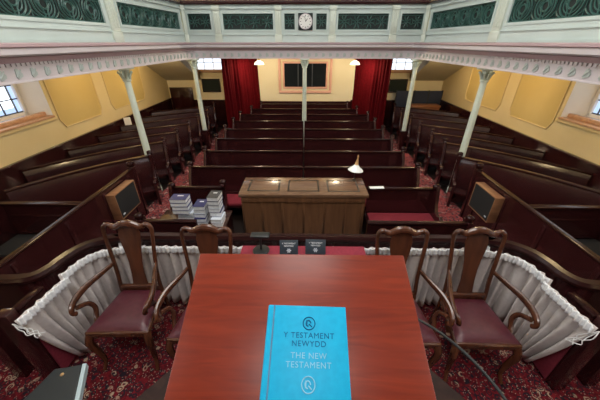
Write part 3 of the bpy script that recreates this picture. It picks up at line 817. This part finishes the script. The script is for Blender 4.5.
def pleated(name, path, z0, z1, amp, lam, label, category, group, mat, heading=None, seed=1, slant=(0, 0), parent=None, spread=0):
    """gathered curtain along a 2D path; slant pulls the lower corners in along the path"""
    r_ = random.Random(seed)
    P = [Vector((x, y, 0)) for x, y in path]
    cum = [0]
    for a, b in zip(P[:-1], P[1:]): cum.append(cum[-1] + (b - a).length)
    L = cum[-1]
    def at(s):
        s = max(0, min(L, s))
        for i in range(len(P) - 1):
            if s <= cum[i + 1] or i == len(P) - 2:
                t = (s - cum[i]) / (cum[i + 1] - cum[i]); d = (P[i + 1] - P[i]).normalized(); return P[i].lerp(P[i + 1], t), d
    ph = [r_.uniform(0, 6.28) for _ in range(6)]
    nu = int(L / lam * 14); nv = 10
    def fn(u, v):
        # v=0 top
        a0 = slant[0] * v ** 1.3; a1 = slant[1] * v ** 1.3
        s = a0 + (L - a0 - a1) * u
        p, d = at(s); nrm = Vector((-d.y, d.x, 0))
        w = 2 * PI * u * L / lam
        k = math.sin(w + .9 * math.sin(w * .23 + ph[0]) + v * .5 * math.sin(w * .11 + ph[1])) + .35 * math.sin(w * 2.1 + ph[2]) * (1 - v)
        if not parent and mat == 'curtain': k = (1 - 2 * abs(math.sin(w / 2 + .45 * math.sin(w * .23 + ph[0]) + v * .4 * math.sin(w * .11 + ph[1])))) - .25 * math.sin(w * 1.3 + ph[2]) * (1 - v)
        A = amp * (.22 + .78 * min(1, v * 1.8)) * (1 + .35 * math.sin(w * .31 + ph[3]))
        return p + nrm * (k * A - spread * v) + Vector((0, 0, z1 + (z0 - z1) * v + .006 * math.sin(w * .5 + ph[4]) * v))
    m = MB().grid(fn, nu, nv)
    o = m.build(name, mat, parent, ang=80, solid=.004, **({} if parent else dict(label=label, category=category, group=group)))
    if heading:
        def fh(u, v):
            p, d = at(L * u); nrm = Vector((-d.y, d.x, 0)); w = 2 * PI * u * L / (lam * .42)
            k = math.sin(w + .7 * math.sin(w * .3)) * .0075
            return p + nrm * (k + heading[1]) + Vector((0, 0, z1 + .012 - heading[0] * v + .004 * math.sin(w * .5) * (1 - v)))
        h = MB().grid(fh, int(L / lam * 22), 5).build('heading_tape', 'heading', o, ang=80, solid=.004)
    return o
# curtain hangs just inside the panelling
def inner(off):
    out = []
    for i, v in enumerate(q):
        d = Vector((q[min(i + 1, len(q) - 1)][0] - q[max(i - 1, 0)][0], q[min(i + 1, len(q) - 1)][1] - q[max(i - 1, 0)][1])).normalized()
        nr = Vector((d.y, -d.x))
        out.append((v[0] + nr.x * off, v[1] + 1.93 + nr.y * off))
    return out
ip = [p_ for p_ in inner(.062) if p_[1] > 1.50 and abs(p_[0]) < 1.9]
pleated('pleated_curtain', ip, PZ + .05, PZ + .725, .040, .085, 'long white pleated curtain hung round the inside of the curved dark rail', 'curtain', None, 'curtain', (.062, -.03), 5)
for sx in (-1, 1):
    sd = 'left' if sx < 0 else 'right'
    pt = [(sx * 1.80, 1.11), (sx * 1.785, 1.26), (sx * 1.77, 1.48)]
    if sx > 0: pt = pt[::-1]
    sl_ = (.19, 0) if sx < 0 else (0, .19)
    c = pleated('pleated_curtain', pt, PZ + .05, PZ + .735, .030, .075, 'short white pleated curtain over the red lining of the %s gate' % sd, 'curtain', 'short gate curtains', 'curtain', (.062, -.03), 9 + sx, sl_)
    cd = MB()
    rr = random.Random(4 + sx)
    for k in range(4):
        a = Vector((sx * (1.80 + .004 * k), 1.10, PZ + .72))
        pts = [a]
        for j in range(1, 6):
            pts.append(a + Vector((-sx * (.012 * j + rr.uniform(-.012, .012)), .012 * j * rr.uniform(.3, 1.3) - .02 * (k == 1), -.034 * j - .004 * k)))
        cd.tube(catmull(pts, 3), .0032, 5)
    cd.build('draw_cord', 'cord', c)

# ------------------------------------------------------------------ armchairs
def armchair(loc, rz, label, first=[None]):
    if first[0] is not None:
        r = copy_tree(first[0]); r.location = loc; r.rotation_euler = (0, 0, rz); r['label'] = label; return r
    t = thing('armchair', loc, label, 'chair', 'carved wooden armchairs', rz); first[0] = t
    SZ = .43
    # seat frame and leather seat (front is -y)
    def trap(w0, w1, y0, y1, z0, z1): return [(-w0, y0, z0), (w0, y0, z0), (w1, y1, z0), (-w1, y1, z0)], (0, 0, z1 - z0)
    m = MB(); p, e = trap(.265, .20, -.21, .20, SZ - .055, SZ); m.prism(p, e); m.build('seat_frame', 'chair', t, bevel=.012)
    def cush(u, v):
        a = 2 * u - 1; b = 2 * v - 1
        w = .25 + (.188 - .25) * v
        ed = max(abs(a), abs(b)); k = (1 - max(0, (abs(a) - .0)) ** 6) * (1 - max(0, abs(b)) ** 6)
        return Vector((a * w, -.195 + .385 * v, SZ + .002 + .035 * k ** .6))
    m = MB().grid(cush, 16, 16); m.build('seat', 'leather', t, ang=80, label='burgundy leather seat pad')
    # stiles/rear legs
    for s in (-1, 1):
        m = MB(); pts = catmull([(s * .175, .265, 0), (s * .18, .225, .22), (s * .19, .195, SZ), (s * .185, .215, .62), (s * .20, .25, .82), (s * .212, .275, .96), (s * .205, .285, 1.015), (s * .17, .288, 1.035), (s * .135, .288, 1.02)], 4)
        m.tube(pts, [.019] * 9 + [.017] * 12 + [.018] * (len(pts) - 21), 10); m.build('stile', 'chair', t)
        m = MB(); pts = catmull([(s * .235, -.185, SZ - .03), (s * .25, -.215, .33), (s * .235, -.20, .20), (s * .225, -.195, .09), (s * .235, -.225, .025), (s * .235, -.235, .012)], 4)
        n_ = len(pts); m.tube(pts, [(.034 - .019 * min(1, i / (n_ * .7))) + (.014 * max(0, (i / n_ - .8) * 5)) for i in range(n_)], 10); m.build('leg', 'chair', t)
        # arm: sweeps out then scrolls down at the front
        m = MB(); pts = catmull([(s * .195, .225, .70), (s * .235, .12, .695), (s * .285, .0, .685), (s * .305, -.10, .665), (s * .295, -.165, .645), (s * .285, -.185, .615), (s * .28, -.165, .59)], 4)
        n_ = len(pts); m.tube(pts, [.017 + .009 * math.sin(PI * min(1, i / n_ * 1.2)) for i in range(n_)], 10, flat=.8)
        a = m.build('arm', 'chair', t)
        m = MB(); pts = catmull([(s * .285, -.14, .62), (s * .275, -.06, .57), (s * .262, -.035, .50), (s * .262, -.06, .43), (s * .252, -.09, .39)], 4); m.tube(pts, .018, 10); m.build('arm_support', 'chair', a)
    # yoke crest
    m = MB(); pts = catmull([(-.145, .288, 1.022), (-.11, .288, 1.012), (-.07, .288, 1.028), (-.03, .288, 1.042), (.03, .288, 1.042), (.07, .288, 1.028), (.11, .288, 1.012), (.145, .288, 1.022)], 4)
    m.tube(pts, [.022 + .006 * math.sin(PI * i / (len(pts) - 1)) for i in range(len(pts))], 10); m.build('crest_rail', 'chair', t)
    # vase splat
    hw = [(.47, .075), (.52, .066), (.60, .060), (.70, .062), (.80, .075), (.88, .092), (.94, .098), (1.0, .082), (1.03, .078)]
    yb = lambda z: .19 + (z - .45) * .175
    pl = [(w_, yb(z), z) for z, w_ in hw] + [(-w_, yb(z), z) for z, w_ in reversed(hw)]
    vs = [Vector(p) for p in pl]; m = MB(); m.prism(vs, (0, .014, 0)); m.build('splat', 'chair', t, bevel=.003)
    MB().box(-.19, .19, .18, .215, SZ, SZ + .06, .008).build('back_shoe', 'chair', t)
    def narrow(o):
        if o.type == 'MESH':
            for v in o.data.vertices: v.co.x *= .87
        for c_ in o.children: narrow(c_)
    narrow(t)
    return t
armchair((-1.35, 1.455, PZ), .03, 'wooden armchair with burgundy leather seat, outermost left of the pulpit')
armchair((-.735, 1.41, PZ), .0, 'wooden armchair partly hidden by the left edge of the red-brown reading desk')
armchair((.742, 1.40, PZ), .0, 'wooden armchair partly hidden by the right edge of the red-brown reading desk')
armchair((1.30, 1.40, PZ), -.03, 'wooden armchair with dark leather seat, outermost right of the pulpit')

# ------------------------------------------------------------------ small table with red cloth
ct = thing('cloth_covered_table', (0, 1.71, PZ + .03), 'narrow table under a crimson cloth behind the reading desk', 'table')
MB().box(-.49, .49, -.095, .095, .72, .745, .004).build('tabletop', 'pulpit', ct)
for sx in (-1, 1):
    for sy in (-1, 1):
        MB().tube([(sx * .44, sy * .06, -.03), (sx * .44, sy * .06, .72)], [.022, .03], 10).build('leg', 'pulpit', ct)
def clothf(u, v):
    a = (2 * u - 1); b = (2 * v - 1)
    x = max(-.505, min(.505, a * .63)); y = max(-.105, min(.105, b * .235))
    drop = max(0, abs(a * .63) - .505) + max(0, abs(b * .235) - .105)
    z = .752 - drop
    if drop > 0:
        k = math.sin(30 * (x + y) + 3 * a) * .008 * min(1, drop * 10)
        if abs(a * .63) > .505: x += k
        else: y += k
    return Vector((x, y, z))
MB().grid(clothf, 48, 30).build('tablecloth', 'redcloth', ct, ang=60, solid=.004)

def text_obj(s, size, mat, parent, M4, ext=.0004, spacing=1.0):
    cu = D.curves.new('lettering', 'FONT'); cu.body = s; cu.size = size; cu.align_x = 'CENTER'; cu.align_y = 'CENTER'; cu.extrude = ext; cu.space_character = spacing
    tmp = D.objects.new('lettering', cu); C.objects.link(tmp)
    dg = bpy.context.evaluated_depsgraph_get(); me = D.meshes.new_from_object(tmp.evaluated_get(dg))
    D.objects.remove(tmp)
    me.materials.clear(); me.materials.append(M[mat]); me.transform(M4)
    o = D.objects.new('lettering', me); C.objects.link(o)
    if parent: o.parent = parent
    return o
ZT = PZ + .7845
for x, y, lb, w_ in ((-.112, 1.70, 'left', .145), (.098, 1.71, 'right', .16)):
    c = thing('lettered_card', (x, y, ZT), '%s of two dark slate cards with white lettering on the red cloth' % lb, 'card', 'dark lettered cards', 0.02 if x < 0 else -.03)
    Tm = Matrix.Rotation(math.radians(-28), 4, 'X')
    MB().box(-w_ / 2, w_ / 2, -.006, .0, 0, .117, .001, Tm).build('board', 'slate', c)
    MB().prism([(-.02, .0, .0), (-.02, .08, .0), (-.02, .04, .075)], (.04, 0, 0)).build('easel_back', 'slate', c)
    Tt = Tm @ Matrix.Translation((0, -.0065, 0)) @ Matrix.Rotation(PI / 2, 4, 'X')
    lt = text_obj('Y TESTAMENT', .017, 'ink', c, Tt @ Matrix.Translation((0, .090, 0)))
    text_obj('NEWYDD', .017, 'ink', c, Tt @ Matrix.Translation((0, .070, 0)))
    em = MB()
    for k in range(6):
        a = PI / 3 * k; em.prism([Tt @ Vector((.0, .034, 0)), Tt @ Vector((.014 * math.cos(a - .3), .034 + .014 * math.sin(a - .3), 0)), Tt @ Vector((.02 * math.cos(a), .034 + .02 * math.sin(a), 0)), Tt @ Vector((.014 * math.cos(a + .3), .034 + .014 * math.sin(a + .3), 0))], Tm.to_3x3() @ Vector((0, -.0006, 0)))
    em.build('emblem', 'whitecover', c)
ms = thing('microphone_stand', (-.338, 1.745, ZT), 'squat black desk stand with round base on the left of the red cloth', 'stand')
MB().lathe([(0, 0), (.066, 0), (.068, .008), (.06, .016), (.025, .022), (0, .022)], 28).build('base', 'black', ms)
MB().tube([(0, 0, .02), (0, .01, .09), (0, .02, .13)], .009, 10).build('stem', 'black', ms)
MB().box(-.075, .075, -.02, .05, .13, .155, .01).build('cradle', 'black', ms)

# ------------------------------------------------------------------ pulpit with sloping reading desk
TH = math.radians(23.5)
pu = thing('pulpit', (0, -.1, PZ), 'large pulpit with an orange-red sloping reading desk in the foreground', 'pulpit')
FYD = .553; FZD = 2.176                    # far edge of the desk top
def DP(s, x, up=0):                          # s: distance down the slope toward the camera
    return Vector((x, FYD - s * math.cos(TH) + up * -math.sin(TH) * 1, FZD - s * math.sin(TH) + up * math.cos(TH)))
org = Vector((0, -.1, PZ))
m = MB()
hw = .262
T = Matrix.Translation(Vector((-.004, FYD, FZD)) - org) @ Matrix.Rotation(TH, 4, 'X')   # local y points up the slope
m.box(-hw, hw, -.52, 0, -.022, 0, .003, T)
m.build('reading_desk', 'desk', pu)
MB().box(-hw + .02, hw - .02, -.50, -.02, -.05, -.022, .003, T).build('desk_frame', 'pulpit', pu)
MB().box(-hw + .01, hw - .01, -.525, -.50, 0, .02, .004, T).build('book_stop', 'desk', pu)
MB().prism([Vector((-.16, .16, 1.2)), Vector((.16, .16, 1.2)), Vector((.16, .60, 1.2)), Vector((-.16, .60, 1.2))], (0, 0, .40)).build('desk_support', 'pulpit', pu)
# parapet (three-sided front) and floor
pp = [(-.60, -.55), (-.60, .37), (-.37, .66), (.37, .66), (.60, .37), (.60, -.55)]
MB().sweep(pp, [(0, 0), (.05, 0), (.05, 1.22), (0, 1.22)]).build('parapet', 'pulpit', pu)
MB().sweep(pp, [(-.03, 1.20), (-.03, 1.235), (.075, 1.235), (.075, 1.20)]).build('parapet_rail', 'pulpit', pu)
pl_ = MB()
pl_.sweep(pp, [(.05, .06), (.065, .06), (.065, .16), (.05, .16)]); pl_.build('plinth_moulding', 'pulpit', pu)
MB().prism([(x * .98, y, .55) for x, y in pp], (0, 0, .05)).build('pulpit_floor', 'pulpit', pu)

# the blue Testament
bk = D.objects.new('book', None); C.objects.link(bk)
bk.matrix_world = Matrix.Translation((-.004, FYD, FZD)) @ Matrix.Rotation(TH, 4, 'X') @ Matrix.Translation((.012, -.262, 0.0005)) @ Matrix.Rotation(math.radians(-1.2), 4, 'Z')
tag(bk, 'large closed bright blue book lying on the reading desk', 'book')
BW, BL, BH = .167, .250, .026
m = MB(); m.box(-BW / 2, BW / 2, -BL / 2, BL / 2, BH - .0035, BH, .0012); m.box(-BW / 2, BW / 2, -BL / 2, BL / 2, 0, .0035, .0012)
m.build('cover', 'cyan', bk)
MB().box(-BW / 2 - .002, -BW / 2 + .004, -BL / 2, BL / 2, 0.0005, BH - .0005, .002).build('spine', 'cyan', bk)
MB().box(-BW / 2 + .004, BW / 2 - .004, -BL / 2 + .004, BL / 2 - .004, .0035, BH - .0035).build('page_block', 'paper', bk)
gr = MB().box(-BW / 2 + .010, -BW / 2 + .013, -BL / 2, BL / 2, BH - .0004, BH + .0003); gr.build('hinge_groove', 'cyandark', bk)
def bt(s, y, size, mat='foil', sp=1.05, dx=.004):
    text_obj(s, size, mat, bk, Matrix.Translation((dx, y, BH + .0003)), .0003, sp)
bt('Y TESTAMENT', .065, .0150, sp=1.12); bt('NEWYDD', .0495, .0150, sp=1.12)
bt('THE NEW', .028, .0150, 'silver', 1.12); bt('TESTAMENT', .012, .0150, 'silver', 1.12)
def emblem(y, mat, ry, rx=.0125):
    e = MB()
    ring = [(.004 + rx * math.cos(2 * PI * k / 28), y + ry * math.sin(2 * PI * k / 28), BH + .0004) for k in range(28)]
    e.tube(ring, .0012, 6, closed=True)
    e.tube([(.004 + rx * .4 * math.cos(2 * PI * k / 16) - .001, y + ry * .45 * math.sin(2 * PI * k / 16), BH + .0004) for k in range(13)], .0014, 6)
    e.tube([(.004 - rx * .4, y - ry * .4, BH + .0004), (.004 - rx * .35, y + ry * .5, BH + .0004)], .0014, 6)
    e.tube([(.004, y - ry * .1, BH + .0004), (.004 + rx * .5, y - ry * .55, BH + .0004)], .0014, 6)
    e.build('emblem', mat, bk)
emblem(.089, 'foil', .0125); emblem(-.020, 'silver', .0135)

# gooseneck microphone and black case
mc = thing('gooseneck_microphone', (.60, .29, PZ + 1.235), 'thin black gooseneck microphone curving past the right edge of the reading desk', 'microphone')
MB().lathe([(0, 0), (.03, 0), (.03, .012), (.012, .02), (0, .02)], 16).build('base', 'black', mc)
g_ = catmull([(0, 0, .015), (.01, .04, .05), (.01, .13, .085), (-.035, .25, .100), (-.10, .36, .095), (-.175, .455, .07)], 5)
MB().tube(g_, .0052, 8).build('neck', 'black', mc)
MB().tube([g_[-1], g_[-1] + (g_[-1] - g_[-2]).normalized() * .05], [.010, .011], 10).build('capsule', 'black', mc)

ca = thing('music_stand', (-1.44, .84, PZ), 'black music stand with pale-edged desk on the carpet left of the reading desk', 'stand', rz=.2)
T = Matrix.Translation((0, 0, .50)) @ Matrix.Rotation(.12, 4, 'X')
MB().prism([T @ Vector(p) for p in ((-.19, -.16, 0), (.17, -.16, 0), (.12, .10, 0), (-.03, .10, 0))], (0, 0, .03)).build('desk', 'caseblack', ca, bevel=.006)
MB().prism([T @ Vector(p) for p in ((.172, -.16, -.004), (.196, -.16, -.004), (.144, .10, -.004), (.122, .10, -.004))], (0, 0, .036)).build('edge_trim', 'caseedge', ca, label='pale blue-grey edge')
MB().lathe([(0, 0), (.010, 0), (.010, .004), (0, .006)], 14, T @ Vector((.03, .06, .03))).build('stud', 'brass', ca)
MB().tube([(0, 0, .06), (0, 0, .51)], .013, 10).build('pole', 'black', ca)
for k in range(3):
    a_ = 2 * PI * k / 3 + .4
    MB().tube([(0, 0, .14), (.14 * math.cos(a_), .14 * math.sin(a_), .03), (.16 * math.cos(a_), .16 * math.sin(a_), .009)], .008, 8).build('leg', 'black', ca)

# ------------------------------------------------------------------ red curtains at the back
for sx in (-1, 1):
    sd = 'left' if sx < 0 else 'right'
    k_ = 0 if sx < 0 else .11
    pt = [(sx * (2.03 + k_), 7.52), (sx * (1.82 + k_), 8.2), (sx * (1.44 + k_), 9.34)]
    if sx > 0: pt = pt[::-1]
    c = pleated('velvet_curtain', pt, FL + .02, 2.30, .055, .16, 'full-length red curtain hanging on the %s of the back pews' % sd, 'curtain', 'long red curtains', 'redcurtain', None, 21 + sx)
    MB().tube([(x, y, 2.315) for x, y in pt], .014, 10).build('curtain_rail', 'brass', c)

# ------------------------------------------------------------------ things along the back
def pendant(x, y, label):
    t = thing('pendant_lamp', (x, y, 2.13), label, 'lamp', 'pendant lamps under the back gallery')
    MB().lathe([(.13, 0), (.132, .006), (.11, .05), (.06, .085), (.03, .10), (.0, .102)], 24, cap=False).build('shade', 'litshade', t, label='glowing opal shade')
    MB().lathe([(.025, .10), (.022, .13), (.008, .14)], 12).build('cap', 'brass', t)
    MB().tube([(0, 0, .13), (0, 0, GZ - 2.13)], .005, 6).build('flex', 'black', t)
    l = D.lights.new('pendant_bulb', 'POINT'); l.energy = 52; l.color = (1, .82, .56); l.shadow_soft_size = .06
    o = D.objects.new('pendant_bulb', l); C.objects.link(o); o.location = (x, y, 2.08)
pendant(-1.20, 8.2, 'lit white glass pendant lamp beside the left red curtain')
pendant(1.34, 8.2, 'lit white glass pendant lamp beside the right red curtain')
for sx in (-1, 1):
    sd = 'left' if sx < 0 else 'right'
    b = thing('notice_board', (sx * 2.95, BY, 1.27), 'dark green framed notice board under the %s back window' % sd, 'board', 'notice boards')
    MB().box(-.27, .27, -.02, 0, 0, .36).build('board', 'greenboard', b)
    m = MB()
    for (x0, x1, a, c_) in ((-.29, .29, -.02, .012), (-.29, .29, .348, .38), (-.29, -.26, 0, .36), (.26, .29, 0, .36)): m.box(x0, x1, -.03, 0, a, c_, .004)
    m.build('board_frame', 'pew', b)
s = thing('folding_screen', (3.55, 9.25, 0), 'navy cloth screen along the back wall behind the right side pews', 'screen')
for x in (-.66, -.1, .34): MB().box(x + .005, x + (.55 if x < -.5 else .43), -.02, .02, .06, 1.33, .008).build('leaf', 'navyscreen', s)
m = MB()
for x in (-.66, -.1, .34, .76): m.box(x - .012, x + .012, -.025, .025, 0, 1.345)
m.build('upright', 'black', s)
s = thing('wooden_chest', (3.72, 8.98, 0), 'orange-brown wooden chest in front of the navy screen at the back right', 'chest')
MB().box(-.42, .42, -.16, .16, .04, .92, .01).build('body', 'chestwood', s)
MB().box(-.44, .44, -.18, .18, .92, .97, .008).build('lid', 'chestwood', s)
m = MB(); m.box(-.40, .40, -.175, -.16, .10, .16); m.box(-.40, .40, -.175, -.16, .80, .86); m.build('front_moulding', 'chestwood', s)
for sx_ in (-1, 1):
    MB().box(sx_ * .36 - .03, sx_ * .36 + .03, -.12, .12, 0, .04).build('foot', 'chestwood', s)
fl = thing('ceiling_lamp', (3.82, 8.1, 2.225), 'small glowing glass lamp on the sloping soffit at the back right', 'lamp')
MB().lathe([(.0, -.055), (.05, -.045), (.09, -.015), (.10, .015), (.0, .015)], 20).build('shade', 'litshade', fl, label='glowing glass shade')
MB().lathe([(.11, .012), (.11, .03), (0, .03)], 20).build('rim', 'brass', fl)
# a few leaflets on the side pews
# white notice card standing on the second wainscot rail
o = MB().box(-.07, .07, -.006, .006, 0, .17).build('notice_card', 'pagewhite', loc=(-4.12, 6.5, .955)); o.rotation_euler = (-.15, 0, .5); tag(o, 'white card standing on a side pew rail under the left yellow wall panels', 'card')

# stand everything of the main hall on its floor level
def settle(o, base, seen):
    if o.type == 'MESH' and o.data.name not in seen:
        seen.add(o.data.name)
        for v in o.data.vertices: v.co.z = max(v.co.z + base, FL) - FL
        o.data.update()
    for c_ in o.children: settle(c_, base, seen)
for o in list(C.objects):
    if o.parent is None and o.location.z < .05 and (o.get('category') in ('pew', 'partition', 'column', 'screen', 'chest') or o.name in ('oak_table', 'door_1')):
        settle(o, o.location.z, set()); o.location.z = FL

# ------------------------------------------------------------------ lights
def point(x, y, z, e, col=(1, .75, .42), r=.06):
    l = D.lights.new('gallery_and_glint_light', 'POINT'); l.energy = e; l.color = col; l.shadow_soft_size = r
    o = D.objects.new('gallery_and_glint_light', l); C.objects.link(o); o.location = (x, y, z)
for sx in (-1, 1):
    for y in (-1.2, 3.0, 5.6, 7.3): point(sx * 3.5, y, 2.28, 24 if y > 7 else 17)
for x in (-3.75, -2.85, 2.85, 3.75): point(x, FY + .2, 1.75, 3, (1, .62, .28), .07)  # unseen warm lights added by the front wall for glints on the pews
def area(loc, rot, sx_, sy_, e, col):
    l = D.lights.new('hall_fill', 'AREA'); l.shape = 'RECTANGLE'; l.size = sx_; l.size_y = sy_; l.energy = e; l.color = col
    o = D.objects.new('hall_fill', l); C.objects.link(o); o.location = loc; o.rotation_euler = rot
# unseen area fills added under the ceiling to brighten the hall
area((0, 2.6, 6.6), (0, 0, 0), 2.0, 2.0, 150, (1, .96, .90))
area((0, -.8, 6.0), (math.radians(35), 0, 0), 2.0, 1.2, 130, (1, .97, .93))
w = D.worlds.new('World'); bpy.context.scene.world = w; w.use_nodes = True
w.node_tree.nodes['Background'].inputs[0].default_value = (.85, .92, 1, 1); w.node_tree.nodes['Background'].inputs[1].default_value = .5

# ------------------------------------------------------------------ camera
cam = D.cameras.new('camera'); cam.sensor_width = 36; cam.lens = 278 / 600 * 36; cam.clip_start = .02
co = D.objects.new('camera', cam); C.objects.link(co); co.location = (0, 0, EYE)
co.rotation_euler = (math.radians(90 - 29.6), 0, math.radians(.80))
sc = bpy.context.scene; sc.camera = co
sc.view_settings.view_transform = 'Standard'; sc.view_settings.look = 'None'; sc.view_settings.gamma = 1; sc.view_settings.use_curve_mapping = False
sc.view_settings.exposure = 0.0
sc.cycles.use_denoising = True
